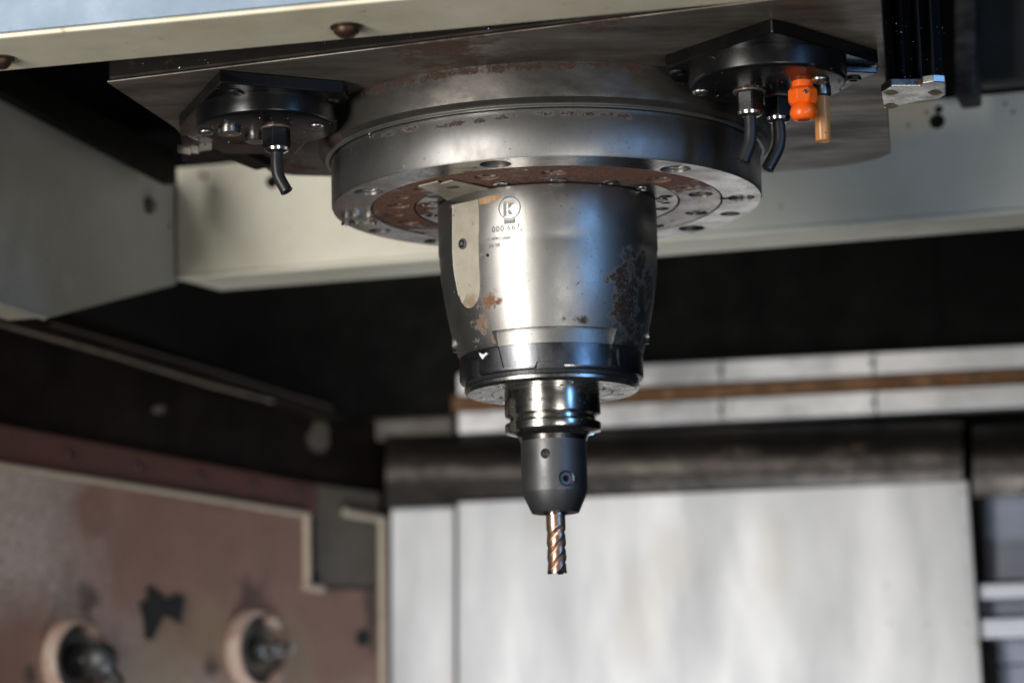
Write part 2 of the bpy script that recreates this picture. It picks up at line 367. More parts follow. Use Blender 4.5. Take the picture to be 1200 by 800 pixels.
for a, b in (((-160, 519), (362, 603)), ((359, 603), (360, 684)), ((356, 686), (378, 690)), ((447, 610), (449, 930)), ((404, 600), (449, 608))):
    tube('lip', [wp(*a, .008), wp(*b, .008)], .0042 if abs(a[0]-b[0]) < 60 else .003, M_lip, wl, 10)
for x, y in ((0, 507), (80, 531), (162, 546), (234, 557), (296, 567), (350, 575)):
    if x: screw('dome', wp(x, y, .005), WN, .0034, wl, off=.003)
# sill rail along the top of the wall: two shallow steps
prism('sill_rail', [wp(-160, 330, .03), wp(300, 459, .03), wp(400, 492, .03), wp(420, 486, .03), wp(60, 377, .03), wp(-160, 310, .03)], -WN*.03, M_brown, wl, bevel=.002)
tube('worn_edge', [wp(-160, 331, .031), wp(-10, 377, .031), wp(120, 413, .031), wp(245, 451, .031), wp(320, 470, .031)], .0013, M_worn, wl, 8)
tube('worn_edge', [wp(60, 379, .031), wp(220, 425, .031), wp(390, 478, .031)], .0007, M_olive, wl, 8)
def smear(x, y, rx, ry, mat, parent, seed, fn, d):
    random.seed(seed); n = 20
    pts = [fn(x+rx*cos(2*pi*i/n)*random.uniform(.6, 1.1), y+ry*sin(2*pi*i/n)*random.uniform(.6, 1.1), d) for i in range(n)]
    return prism('grey_smear', pts, WN*.0006, mat, parent)
smear(374, 513, 15, 20, M_olive, wl, 3, wp, -.0035); smear(186, 480, 8, 6, M_olive, wl, 4, wp, -.0035); smear(285, 500, 28, 7, M_brown, wl, 5, wp, -.0035)
# torn black patch
torn = [(171, 690), (176, 687), (184, 694), (190, 699), (197, 704), (203, 697), (215, 698), (212, 714), (210, 731), (201, 725), (196, 722), (189, 722), (184, 733), (176, 750), (169, 748), (168, 730), (162, 707), (172, 704)]
tag(prism('torn_rubber_flap', [wp(x, y, .0065) for x, y in torn], WN*.003, M_void, None, bevel=.0008), 'torn black rubber flap stuck to the rust-stained wall, lower left', 'rubber flap')
prism('small_hole', [wp(425+8*cos(a), 747+10*sin(a), .0064) for a in [i*pi/6 for i in range(12)]], WN*.0006, M_void, wl)

# round ports with fittings on the left wall
def port(cx, cy, rx, ry, label, kind):
    c = wp(cx, cy, .006)
    rad = (wp(cx, cy-ry, .006)-c).length
    t = thing('coolant_port', c, label, 'port', 'round ports on the stained wall')
    rot = WN.to_track_quat('Z', 'Y').to_matrix().to_4x4(); M = Matrix.Translation(c) @ rot
    def loc(data): return [M @ V(v) for v in data[0]], data[1]
    build('rim', *loc(lathe_data([(rad, 0), (rad, .010), (rad*.93, .014), (rad*.86, .014), (rad*.82, .0), (rad*.82, -.004)], 48)), M_port, t, smooth=40)
    build('hole_back', *loc(solid_data([(rad*.83, .0025), (rad*.83, .001)], 40)), M_olive, t)
    if kind == 0:
        build('pipe_stub', *loc(solid_data([(.017, .002), (.017, .010)], 20)), M_darkbolt, t, smooth=40)
        build('hex_fitting', *loc(solid_data([(.014, .010), (.017, .012), (.017, .026), (.014, .030)], 6)), M_darkbolt, t, bevel=.002)
        me = bpy.data.meshes.new('ball'); bm = bmesh.new(); bmesh.ops.create_uvsphere(bm, u_segments=24, v_segments=16, radius=.0165, matrix=Matrix.Translation(M @ V((0, 0, .036)))); bm.to_mesh(me); bm.free()
        link('ball_head', me, M_shank, t, smooth=60)
        a = M @ V((0, 0, .036)); d = (WN*.35+V((.35, 0, -.8))).normalized()
        tube('outlet', [a+d*.010, a+d*.030], .006, M_rubber, t)
    else:
        build('pipe_stub', *loc(solid_data([(.013, .002), (.013, .010)], 20)), M_darkbolt, t, smooth=40)
        build('nozzle', *loc(solid_data([(.009, .010), (.0105, .012), (.0105, .018), (.007, .020), (.007, .025), (.009, .027), (.009, .033), (.0055, .035), (.0055, .040), (.0075, .042), (.0075, .047), (.003, .049)], 20)), M_bolt, t, smooth=30)
    return t
port(84, 775, 40, 50, 'worn pink round port with dark ball fitting, lower left corner', 0)
port(296, 762, 30, 48, 'worn round port with silver ribbed nozzle right of the torn flap', 1)

# ---- rear wall furniture
rp = lambda x, y, d=0: onv(x, y, 1.083-d)
cv = thing('roller_cover', rp(800, 575), 'dark oily roller cover above the brushed white panel', 'cover')
def cover_piece(name, xa, xb, y0, y1, y0b, y1b):
    vs, fs = [], []; n = 10
    for x, ya, yb in ((xa, y0, y1), (xb, y0b, y1b)):
        for k in range(n+1):
            t = k/n; vs.append(rp(x, ya+(yb-ya)*t, .02+.018*sin(pi*t)))
        vs.append(rp(x, yb, -.03)); vs.append(rp(x, ya, -.03))
    m = n+3
    for k in range(m): fs.append((k, (k+1) % m, m+(k+1) % m, m+k))
    fs += [list(range(m)), list(range(m, 2*m))]
    return build(name, vs, fs, M_cov, cv, smooth=40)
M_cov = metal('oily_cover_metal', (.065, .055, .048), .34, .75, .25, 13, (1, 1, 1.3), fine=.004, fscale=16, fstretch=(1, 1, 1.6), rust=[(rp(860, 540), (.12, .3, .035)), (rp(980, 535), (.1, .3, .03))], rustc=(.09, .065, .05), rust_th=.8, rscale=22)  # the rust blobs here are blotchy brown reflections put into the colour
cover_piece('cover_section', 452, 1128, 510, 596, 494, 574)
cover_piece('cover_section', 1140, 1320, 500, 582, 492, 574)
for i in (1,): pass
# linear rails
def rail(label, y0, y1, yb0, yb1, xs):
    t = thing('linear_rail', rp(xs[0], y0), label, 'rail', 'bright ground rails behind the spindle')
    def yy(x, a, b): return a+(b-a)*(x-540)/(660)
    for i in range(len(xs)-1):
        a, b = xs[i]+.15, xs[i+1]-.15
        prism('rail_section', [rp(a, yy(a, y0, yb0), .03), rp(b, yy(b, y0, yb0), .03), rp(b, yy(b, y1, yb1), .03), rp(a, yy(a, y1, yb1), .03)], MV*.03, M_rail, t, bevel=.0015)
        for q in (0,):
            x = xs[i+1]; ym = yy(x, (y0+y1)/2, (yb0+yb1)/2)
            if x < 1190: screw('dome', rp(x-2, ym, .031), -MV, .0030, t, off=.001)
    return t
rail('upper bright ground rail behind the spindle, above the rusty band', 437, 463, 404, 429, [536, 846, 1024, 1320])
rail('lower bright ground rail behind the tool holder, under the rusty band', 482, 508, 449, 476, [536, 846, 1026, 1320])
o = tag(prism('rusty_screw_band', [rp(530, 464, .006), rp(1320, 424, .006), rp(1320, 444, .006), rp(530, 484, .006)], MV*.03, M_screw, None), 'rusty brown band between the two bright rails', 'rusty band')
o = tag(prism('rail_reflection', [rp(360, 494, .004), rp(532, 486, .004), rp(532, 512, .004), rp(360, 522, .004)], MV*.02, M_olive, None, bevel=.004), 'dim grey strip painting the blurred rail reflection, left of the bright rails', 'painted reflection')  # added strip paints the dim blurred reflection of the rails, no separate part
tag(box('dark_seam_plate', rp(1160, 350, .0)+MV*.05, MU*.055, MV*.004, V((0, 0, .085)), M_dark, None, bevel=.001), 'dark flat cover plate on the black wall, right of the seam', 'cover plate')
# white sheets
def sheet(name, pts, label, d, cat='panel'):
    t = thing(name, rp(*pts[3], d), label, cat)
    prism('sheet', [rp(x, y, d) for x, y in pts], MV*.006, M_sheet, t, bevel=.0012)
    return t
sheet('white_panel', [(458, 587), (533, 584), (533, 930), (458, 930)], 'narrow white metal panel beside the stained wall', .006)
ws = sheet('white_panel', [(536, 588), (1134, 563), (1160, 930), (536, 930)], 'wide brushed white metal panel with small screws at its right edge', .028)
for x, y in ((1127, 577), (1131, 622), (1135, 667), (1139, 712), (1143, 757), (1038, 687), (1083, 687), (1042, 731), (1087, 731), (1134, 731), (1142, 751)):
    screw('steel', rp(x, y, .0285), -MV, .0026, ws, off=.001)
# right stack of slats
st_ = thing('slatted_cabinet', rp(1150, 800), 'blue-grey slatted cabinet front with two pale ledges at right edge', 'cabinet')
for nm, y0, y1, d, m in (('slat', 572, 678, -.02, M_slat), ('ledge', 681, 698, .012, M_ledge), ('slat', 700, 720, -.015, M_slat), ('ledge', 722, 744, .016, M_ledge), ('slat', 747, 775, -.015, M_slat), ('slat', 777, 930, -.02, M_slat)):
    prism(nm, [rp(1146, y0+3, d), rp(1330, y0-4, d), rp(1330, y1-4, d), rp(1146, y1+3, d)], MV*.03, m, st_, bevel=.002)
prism('gap_shade', [rp(1137, 566, .012), rp(1150, 566, .012), rp(1153, 678, .012), rp(1147, 680, .012)], MV*.03, M_dark, st_, bevel=.002)  # both dark strips stand for the shade in the gap beside the slats
prism('gap_shade', [rp(1152, 752, .012), rp(1166, 752, .012), rp(1172, 930, .012), rp(1160, 930, .012)], MV*.03, M_dark, st_, bevel=.002)

# ---- cream beam at the back of the cabinet and the left side panel
BV = .45
bt = thing('cross_beam', MV*BV+V((0, 0, 1.67)), 'cream painted cross beam running behind the milling head', 'beam')
zt, zb = 1.774, 1.677
def bpt(u, z, dv=0): return MU*u+MV*(BV+dv)+V((0, 0, z))
prism('beam_face', [bpt(-.441, zt), bpt(.62, zt), bpt(.62, zb), bpt(-.441, zb)], MV*.004, M_cream, bt)
bf = bt.children[0]
cut(bf, [cyl_data(onv(x, y, BV), MV, r, .05, 20) for x, y, r in ((319, 213, .0058), (1098, 142, .0064), (1100, 128, .0034))])
prism('beam_lip', [bpt(-.441, zb-.001), bpt(.62, zb-.001), bpt(.62, zb-.001, .062), bpt(-.425, zb-.001, .062)], V((0, 0, .004)), M_cream, bt)
tube('rolled_edge', [bpt(-.441, zb+.0005, .001), bpt(.62, zb+.0005, .001)], .0028, M_cream, bt, 10)
for x, y in ((319, 213), (1098, 142)): build('hole_back', *cyl_data(onv(x, y, BV+.012), MV, .010, .003, 16), M_void, bt)
screw('rusty', onv(238, 206, BV), -MV, .0045, bt, off=.002)
for x, y in ((1086, 132), (1178, 122), (1187, 131), (1064, 147)): screw('dome', onv(x, y, BV), -MV, .0016, bt, off=.0005)
lu = -.4427
def lpt(x, y, d=0): return onp(x, y, MU, lu-d)
lp = thing('side_panel', lpt(205, 333), 'cream side panel, colour greyed for grazing light, with slanted lower edge, upper left', 'panel')
prism('panel_sheet', [lpt(-60, 73), lpt(205, 214), lpt(206, 333), lpt(55, 373), lpt(-60, 337)], -MU*.004, M_side, lp)
a, b = lpt(-60, 337), lpt(52, 372)
prism('bottom_lip', [a, b, b-MU*.03, a-MU*.03], V((0, 0, .003)), M_cream, lp)
tube('rolled_edge', [a, b], .0022, M_cream, lp, 8)
screw('steel', lpt(177, 241), MU, .0050, lp, off=.004)
build('washer', *cyl_data(lpt(175, 241, -.0015), MU, .0072, .003, 20), M_darkbolt, lp)
screw('dome', lpt(163, 182), MU, .0022, lp, off=.001); screw('dome', lpt(199, 265), MU, .0018, lp, off=.001)
# black bellows side between head and panel
tag(prism('black_side_cover', [onp(x, y, MU, -.415) for x, y in ((-80, 35), (205, 178), (205, 216), (-80, 64))], -MU*.01, M_dark, None), 'black cover sheet above the side panel, upper left', 'cover')

# ---- front cover: blue face, cream underside strip
fc = thing('front_cover', (-.1, -.28, 1.655), 'blue-grey machine front cover with cream lower strip, top left', 'cover')
fd = V((.233, -.052, 0)).normalized(); fn = V((-fd.y, fd.x, 0))
A0 = V((-.3098, -.2823, 1.655))-fd*.12; A1 = V((-.0773, -.3342, 1.655))+fd*.40
prism('cream_strip', [A0, A1, A1+fn*.066, A0+fn*.066], V((0, 0, .003)), M_strip, fc, bevel=.0012)
prism('blue_face', [A0+V((0, 0, .0035)), A1+V((0, 0, .0035)), A1+V((0, 0, .25)), A0+V((0, 0, .25))], fn*.003, M_blue, fc)
prism('inner_return', [A0+fn*.063+V((0, 0, .0035)), A1+fn*.063+V((0, 0, .0035)), A1+fn*.063+V((0, 0, .03)), A0+fn*.063+V((0, 0, .03))], fn*.003, M_dark, fc)
M_bh = metal('brown_bolt_head', (.10, .055, .035), .35, .7, .5, 100)
for x, y, s_ in ((406, 31, .0075), (1, 68, .0065)):
    p = onz(x, y, 1.655)
    build('bolt_head', *solid_data([(s_*1.25, p.z-.0003), (s_*1.25, p.z-.0012), (s_, p.z-.0016), (s_*.95, p.z-.004), (s_*.6, p.z-.0062), (s_*.1, p.z-.0066)], 20, (p.x, p.y)), M_bh, fc, smooth=50)

# ================================================================== MILLING HEAD
hd = thing('milling_head', (0, 0, 1.668), 'grey steel milling head plate with round flange, over the spindle', 'milling head')
ZP = 1.668
corn = [onz(x, y, ZP) for x, y in ((125, 97), (1032, -15), (1044, 180), (1030, 186), (1000, 193), (955, 198), (900, 202), (640, 212), (380, 207), (345, 206), (318, 203), (306, 194), (212, 158), (205, 150))]
prism('base_plate', corn, V((0, 0, .0016)), M_plate, hd, bevel=.0007, seg=3)
# edge sheen strip is the real bevel of the plate; the block above is the casting
cen = sum(corn, V())/len(corn)
up = [c+(cen-c)*.002+V((0, 0, .0017)) for c in corn]
prism('casting', up, V((0, 0, .14)), M_block, hd, bevel=.002)
# rear left skirt below the plate, with stepped steel clip
prism('skirt', [onz(x, y, 1.66) for x, y in ((212, 160), (214, 190), (246, 192), (268, 188), (300, 200), (318, 196), (270, 172), (240, 160))], V((0, 0, .0065)), M_block, hd, bevel=.001)
clip = [(208, 178), (222, 181), (224, 179), (232, 180), (234, 177), (248, 175)]
for i in range(0, len(clip)-1):
    a, b = onz(*clip[i], 1.655), onz(*clip[i+1], 1.655)
    prism('clip_step', [a, b, b+V((0, 0, .005)), a+V((0, 0, .005))], V((.0, .003, 0)), M_bolt if i % 2 == 0 else M_disc, hd)
N = 160
build('neck', *solid_data([(268*S, 1.6679), (268*S, 1.649), (266.5*S, 1.646), (262*S, 1.6438), (257*S, 1.6425), (250*S, 1.6422), (250*S, 1.636)], N), M_neck, hd, smooth=30)
FB = 1.610
M_band2 = metal('glint_steel', (.7, .69, .66), .34, 1, .6, 60, spots=1)  # added pale fillet puts the lamp's glint on the neck chamfer into colour
build('glint_band', *lathe_data([(256*S, 1.6437), (259.5*S, 1.6432), (260.5*S, 1.6424), (259.5*S, 1.6415), (256*S, 1.6410)], N), M_band2, hd, smooth=60)
ring = build('flange_ring', *lathe_data([(252.5*S, 1.6415), (254*S, 1.6400), (254*S, FB+.0016), (252.6*S, FB), (208*S, FB), (208*S, 1.6415)], N), M_flange, hd, smooth=30)
ring.data.materials.append(M_face)
mid = build('clamp_ring', *lathe_data([(206.3*S, FB+.02), (206.3*S, FB+.0008), (205.6*S, FB+.0002), (157.5*S, FB+.0002), (157*S, FB+.0008), (157*S, FB+.02)], N), M_mid, hd, smooth=30)
inn = build('inner_ring', *lathe_data([(155.6*S, FB+.02), (155.6*S, FB+.0012), (155*S, FB+.0006), (100*S, FB+.0006), (100*S, FB+.02)], N), M_inner, hd, smooth=30)
# dark backing fills the joints between rings
build('joint_backing', *lathe_data([(207.9*S, FB+.006), (207.9*S, FB+.0075), (206.35*S, FB+.0075), (206.35*S, FB+.006)], 96), M_void, hd)
def pol(r, a, z=FB): return V((r*S*cos(radians(a)), r*S*sin(radians(a)), z))
outer = [(229, -104, 16, 'rusty'), (229, -153, 15, 'steel'), (229, 166, 13, 'steel'), (226, -50, 16, 'steel'), (229, -4, 15, 'steel'), (232, 18, 11, None), (232, 40, 15, None), (232, 152, 12, None),
         (229, 75, 14, 'steel'), (229, 105, 14, 'steel'), (229, 128, 12, None)]
cut(ring, [cyl_data(pol(r, a), TO, q*S*1.1, .018, 28) for r, a, q, k in outer])
for p in ring.data.polygons:
    if p.normal.z < -.9 and p.center.z < FB+.001: p.material_index = 1
for r, a, q, k in outer:
    if k: screw(k, pol(r, a, FB+.0022), DN, q*S*.9, hd, 'bolt')
    else: build('hole_back', *cyl_data(pol(r, a, FB+.0078), TO, q*S*1.09, .001, 24), M_void, hd)
midb = [(172, -113, 13, 'steel'), (171, -87, 13, 'steel'), (176, -43, 13, 'steel'), (184, -12, 13, 'rusty'), (190, 19, 12, 'steel'), (180, -25, 7, 'rusty'), (184, 45, 12, 'steel'), (184, 75, 12, 'steel'),
        (184, 100, 12, 'steel'), (184, 130, 12, 'steel'), (180, 158, 12, 'rusty'), (180, 172, 7, 'steel'), (176, -172, 12, 'rusty'), (180, -158, 7, 'rusty'), (176, -142, 12, 'steel')]
cut(mid, [cyl_data(pol(r, a), TO, q*S*1.12, .014, 26) for r, a, q, k in midb])
for r, a, q, k in midb: screw(k, pol(r, a, FB+.0014), DN, q*S*.93, hd, 'bolt')
inb = [(143, -12, 8.5), (141, 2, 6), (143, 15, 8.5), (143, 40, 8), (143, 165, 8), (143, -172, 8), (141, 178, 5), (143, 100, 8), (143, 75, 8)]
cut(inn, [cyl_data(pol(r, a), TO, q*S, .012, 22) for r, a, q in inb])
for r, a, q in inb: build('hole_back', *cyl_data(pol(r, a, FB+.0065), TO, q*S*1.02, .001, 20), M_void, hd)
# radial oil slot on the right of the flange
d = V((cos(radians(-4)), sin(radians(-4)), 0)); t_ = V((-d.y, d.x, 0))
box('oil_slot', pol(218, -4, FB-.0001), d*.0075, t_*.0017, V((0, 0, .0002)), M_void, hd)

# column and guide to the right of the head
gd = thing('guide_block', onz(1070, 112, 1.655), 'black oily guide block with bright steel end plate, right of the milling head', 'guide block')
ep = [(1033, 108), (1044, 101), (1079, 101), (1081, 98), (1094, 96), (1108, 97), (1108, 112), (1100, 116), (1074, 119), (1054, 124), (1036, 127)]
e = prism('end_plate', [onz(x, y, 1.655) for x, y in ep], V((0, 0, .005)), M_disc, gd, bevel=.0006)
for x, y in ((1044, 109), (1044, 124.5), (1096, 109)):
    c = onz(x, y, 1.6548); rx, ry = (onz(x+9, y, 1.6548)-c), (onz(x, y+3, 1.6548)-c)
    prism('diamond_hole', [c-rx, c-rx*.3-ry, c+rx*.3-ry, c+rx, c+rx*.3+ry, c-rx*.3+ry], V((0, 0, .0001)), M_brass, gd)
cen = sum((onz(x, y, 1.6605) for x, y in ep), V())/len(ep)
prism('guide_body', [onz(x, y, 1.6605) for x, y in ((1042, 112), (1042, 104), (1079, 103), (1081, 100), (1094, 98), (1106, 99), (1106, 111), (1074, 117))], V((0, 0, .2)), M_dark, gd)
for x, y, r in ((1079, 100, .0022), (1094, 97, .0016)):
    p = onz(x, y, 1.661); tube('rib', [p, p+V((0, 0, .17))], r, M_block, gd)
for x, y, r in ((1058, 101, .0035),):
    p = onz(x, y, 1.661); tube('rib', [p, p+V((0, 0, .17))], r, M_dark, gd)
M_rough = metal('rough_cast_strip', (.07, .07, .07), .5, .6, .1, 55, (1, 1, 2.2), spots=1)
tag(prism('cast_column', [onv(x, y, .36) for x, y in ((1118, -60), (1143, -60), (1143, 108), (1118, 111))], MV*.05, M_rough, None, bevel=.002), 'rough dark cast column strip, top right behind the guide block', 'column')
M_dg = paint('dark_grey_enamel', (.016, .017, .018), .45, (.02, .02, .02), .5, 8)
tag(prism('rear_cover', [onv(x, y, .42) for x, y in ((1146, -80), (1330, -80), (1330, 84), (1146, 100))], MV*.02, M_dg, None, bevel=.003), 'dark grey rear cover above the cross beam, top right corner', 'cover')

# ================================================================== SPINDLE
sp = thing('spindle', (0, 0, 1.61), 'shiny tapered steel spindle nose with rust patches under the flange', 'spindle')
zt_ = 1.6090
prof = [(127.6*S, zt_+.0006), (128.9*S, zt_-.0001), (129.3*S, zt_-.0010), (129.3*S, 1.578), (128.5*S, 1.5765), (128.3*S, 1.572), (127*S, 1.562), (124.5*S, 1.551), (121.5*S, 1.540), (117.5*S, 1.5285), (113*S, 1.518), (109.5*S, 1.511), (107*S, 1.5082)]
body = build('spindle_body', *solid_data(prof, 200), M_body, sp, smooth=24)
prof = [(106*S, 1.508), (107.5*S, 1.5074), (107.5*S, 1.4935), (106.5*S, 1.4920), (104*S, 1.4916)]
nose = build('nose_ring', *solid_data(prof, 200), M_ring, sp, smooth=30)
# milled trapezoid pocket across body and ring
def wedge(pts, r0, r1, n=24):
    # pts: [(x,z)] quad order TL,TR,BR,BL given as angles(deg),z
    (a0, z0), (a1, z1), (a2, z2), (a3, z3) = pts
    vs, fs = [], []
    for i in range(n+1):
        t = i/n
        for A, B, z in ((a0, a1, z0), (a3, a2, z2)):
            a = radians(A+(B-A)*t)
            for r in (r0, r1): vs.append((r*cos(a), r*sin(a), z))
    for i in range(n):
        k = i*4
        for q in ((0, 1), (1, 3), (3, 2), (2, 0)): fs.append((k+q[0], k+q[1], k+4+q[1], k+4+q[0]))
    fs += [(0, 1, 3, 2), (n*4, n*4+1, n*4+3, n*4+2)]
    return vs, fs
def ang(x, y, r=108): p = cyl_pt(x, y, r*S); return math.degrees(atan2(p.y, p.x)), p.z
T = [ang(577, 388, 112), ang(722, 385, 112), ang(718, 405), ang(583, 407)]
zt2 = (T[0][1]+T[1][1])/2; zb2 = 1.5080
cut(body, [wedge([(T[0][0], zt2), (T[1][0], zt2), (T[2][0], zb2-.003), (T[3][0], zb2-.003)], 105.2*S, 140*S)], 24)
L0, L1 = ang(583, 407)[0], ang(589, 434)[0]; Rr0, Rr1 = ang(718, 405)[0], ang(716, 433)[0]
cut(nose, [wedge([(L0-1, 1.512), (Rr0+1, 1.512), (Rr1, 1.4936), (L1, 1.4936)], 105*S, 140*S)])
cut(nose, [wedge([(ang(552, 425)[0], 1.5045), (ang(561, 425)[0], 1.5045), (ang(561, 425)[0], 1.488), (ang(552, 425)[0], 1.488)], 99*S, 140*S, 6)])
cut(nose, [wedge([(ang(717, 425)[0], 1.5055), (ang(726, 425)[0], 1.5055), (ang(726, 425)[0], 1.4945), (ang(717, 425)[0], 1.4945)], 99*S, 140*S, 6)])
cut(nose, [wedge([(ang(629, 430)[0], 1.4962), (ang(659, 430)[0], 1.4962), (ang(664, 430)[0], 1.490), (ang(624, 430)[0], 1.490)], 103.2*S, 140*S, 10)])
print('NOSE', len(nose.data.polygons), 'BODY', len(body.data.polygons))
bpos = [bd(x, 240) for x in (0,)]
for a in (-113, -84, -57, -33, -5, 25, 60, 120, 160, -170, -142):
    screw('steel', pol(134, a, FB-.0002), DN, 9.5*S, sp, 'bolt')
# side keys
for x, y, s_ in ((531, 405, -1), (755, 395, 1)):
    z = onp(x, y, V((0, 1, 0)), 0).z; p = V((s_*107*S, -.004, z))
    build('side_key', *cyl_data(p, (s_, 0, 0), .0052, .009, 20), M_disc, sp, smooth=40)
build('gap_band', *solid_data([(101.5*S, 1.4915), (101.5*S, 1.4890)], 96), M_rubber, sp)
prof = [(99.5*S, 1.4889), (102.5*S, 1.4882), (102.5*S, 1.4862), (100*S, 1.4846), (99*S, 1.4842), (52*S, 1.4842), (50*S, 1.4862)]
disc = build('face_disc', *solid_data(prof, 160), M_disc, sp, smooth=30)
# grooves and screws on the disc face
cut(disc, [lathe_data([(70*S, 1.483), (71.5*S, 1.483), (71.5*S, 1.4850), (70*S, 1.4850)], 96)] + [cyl_data((84*S*cos(a), 84*S*sin(a), 1.4842), TO, 4.2*S, .003, 16) for a in [radians(15+30*i) for i in range(12)]])
for i in range(12):
    a = radians(15+30*i); screw('steel', (84*S*cos(a), 84*S*sin(a), 1.4845), DN, 3.6*S, sp, 'screw')
for i in range(6):
    a = radians(40+60*i); screw('dome', (64*S*cos(a), 64*S*sin(a), 1.4842), DN, 2.6*S, sp, 'screw', off=.0004)

# cream key plate: flat tab under the flange and a vertical plate down the body
kp = thing('key_plate', cyl_pt(547, 290, 129*S), 'cream bent key plate screwed to the left of the spindle body', 'key plate')
tabp = [onz(x, y, 1.6085) for x, y in ((490, 219), (513, 213.5), (516, 216), (530, 212.5), (574, 222.5), (578, 228), (566, 236), (549, 240.5), (534, 242), (516, 230))]
tb = prism('top_tab', tabp, V((0, 0, .0012)), M_keyp, kp, bevel=.0004)
for x, y in ((531, 219), (508, 230)): build('tab_hole', *cyl_data(onz(x, y, 1.6086), TO, .0042, .0008, 20), M_ink, kp)
BP = [(1.62, 129.3), (1.578, 129.3), (1.572, 128.3), (1.562, 127), (1.551, 124.5), (1.540, 121.5), (1.5285, 117.5), (1.518, 113)]
def br(z):
    for (za, ra), (zb_, rb) in zip(BP, BP[1:]):
        if z >= zb_: return (rb+(ra-rb)*(z-zb_)/(za-zb_))*S
    return 113*S
def ong(x, y, h=0):                      # pixel -> point lying h above the tapered body
    r = 129.3*S
    for _ in range(12): p = cyl_pt(x, y, r); r = br(p.z)
    a = atan2(p.y, p.x); return V(((r+h)*cos(a), (r+h)*sin(a), p.z))
rows_ = [(240.5, 534, 561), (250, 534, 562), (265, 534, 562), (280, 534, 561.7), (295, 534.2, 561.5), (310, 535, 562), (325, 537, 563), (338, 539.5, 563), (347, 541.5, 562), (354, 544, 559.5), (359, 547.5, 555.5), (361, 550, 552.5)]
vs, fs = [], []; nc = 7
for y, xa, xb in rows_:
    for k in range(nc+1):
        t = k/nc; yy = y-(7*t if y < 245 else 0); vs.append(ong(xa+(xb-xa)*t, yy, .0022-.0016*min(1, t*1.6)))
m = len(vs)
for y, xa, xb in rows_:
    for k in range(nc+1):
        t = k/nc; yy = y-(7*t if y < 245 else 0); vs.append(ong(xa+(xb-xa)*t, yy, -.0008))
q = nc+1; nr = len(rows_)
for i in range(nr-1):
    for k in range(nc): a = i*q+k; fs += [(a, a+1, a+q+1, a+q), (m+a+q, m+a+q+1, m+a+1, m+a)]
    fs += [(i*q, i*q+q, m+i*q+q, m+i*q), (i*q+nc, i*q+nc+m, i*q+nc+q+m, i*q+nc+q)]
for k in range(nc): fs += [(k, k+m, k+1+m, k+1), ((nr-1)*q+k, (nr-1)*q+k+1, (nr-1)*q+k+1+m, (nr-1)*q+k+m)]
sp_ = build('side_plate', vs, fs, M_keyp, kp, smooth=30)
tube('edge_bead', [ong(xa+.3, y, .0022) for y, xa, xb in rows_[:9]], .00065, M_keyp, kp, 8)
q_ = ong(544, 286, .0016); nv = V((q_.x, q_.y, 0)).normalized()
build('screw_seat', *cyl_data(q_, nv, .0036, .0008, 24), M_ink, kp)
screw('steel', q_, nv, .0030, kp, off=.0009)
build('corner_pin', *cyl_data(ong(532.5, 243, .0026), nv, .0016, .002, 14), M_disc, kp, smooth=40)
# notch of bare brown primer and small plugs on the body
def bend(name, pts2, r, mat, parent, h=.00018, rot=None):
    vs, fs = prism_data([V((x, 0, z)) for x, z in pts2], (0, h, 0)); return None
def patch(name, px, r, mat, parent, h=.0002, sub=8):
    # outline given in pixels on the cylinder; thin applied/etched area following the curve
    ps = [ang(x, y, r) for x, y in px]; vs = []
    n = len(ps); outer_ = [V(((r*S+h)*cos(radians(a)), (r*S+h)*sin(radians(a)), z)) for a, z in ps]
    inner_ = [V(((r*S-.0008)*cos(radians(a)), (r*S-.0008)*sin(radians(a)), z)) for a, z in ps]
    return build(name, outer_, [(i, i+1, n-2-i, n-1-i) if n-2-i > i+1 else (i, i+1, n-1-i) for i in range((n-1)//2+0) if n-1-i > i+1], mat, parent)
M_prim = paint('orange_primer', (.34, .16, .05), .6, (.55, .42, .28), .9, 160, (1, 1, .4))
patch('bare_notch', [(561.5, 233), (566, 231.6), (571, 230.4), (576, 229.4), (581, 228.8), (587, 228.4), (587.5, 231), (584, 233.5), (580, 235.5), (576, 237.3), (571, 238.6), (566, 239.6), (562, 240)], 129.4, M_prim, sp)
build('plug', *cyl_data(ong(571.5, 299), (ong(571.5, 299).x, ong(571.5, 299).y, 0), .0011, .0006, 16), M_void, sp)

# writing and emblem etched on the body
def on_body(me, x0, y0, size, r=129.3):
    a0, z0 = ang(x0, y0, r)
    for v in me.vertices:
        a = radians(a0)+v.co.x*size/(r*S); rr = r*S+.00012+v.co.z
        z = z0+v.co.y*size; v.co = V((rr*cos(a), rr*sin(a), z))
def text(s, x0, y0, size, mat, parent, r=129.3, name='etched_text'):
    c = bpy.data.curves.new('t', 'FONT'); c.body = s; c.size = 1; c.offset = .012; c.resolution_u = 3; c.space_character = 1.15
    o = bpy.data.objects.new('t', c); COL.objects.link(o); bpy.context.view_layer.update()
    me = bpy.data.meshes.new_from_object(o.evaluated_get(bpy.context.evaluated_depsgraph_get())); bpy.data.objects.remove(o)
    me.materials.clear(); on_body(me, x0, y0, size, r)
    return link(name, me, mat, parent)
text('000.667', 576.5, 272.5, 9.5*S, M_ink, sp)
text('n max', 571.5, 282, 5.2*S, M_etch, sp); text('12000', 585, 281.5, 5*S, M_etch, sp)
text('SN 10', 571.5, 290.5, 5.5*S, M_etch, sp)
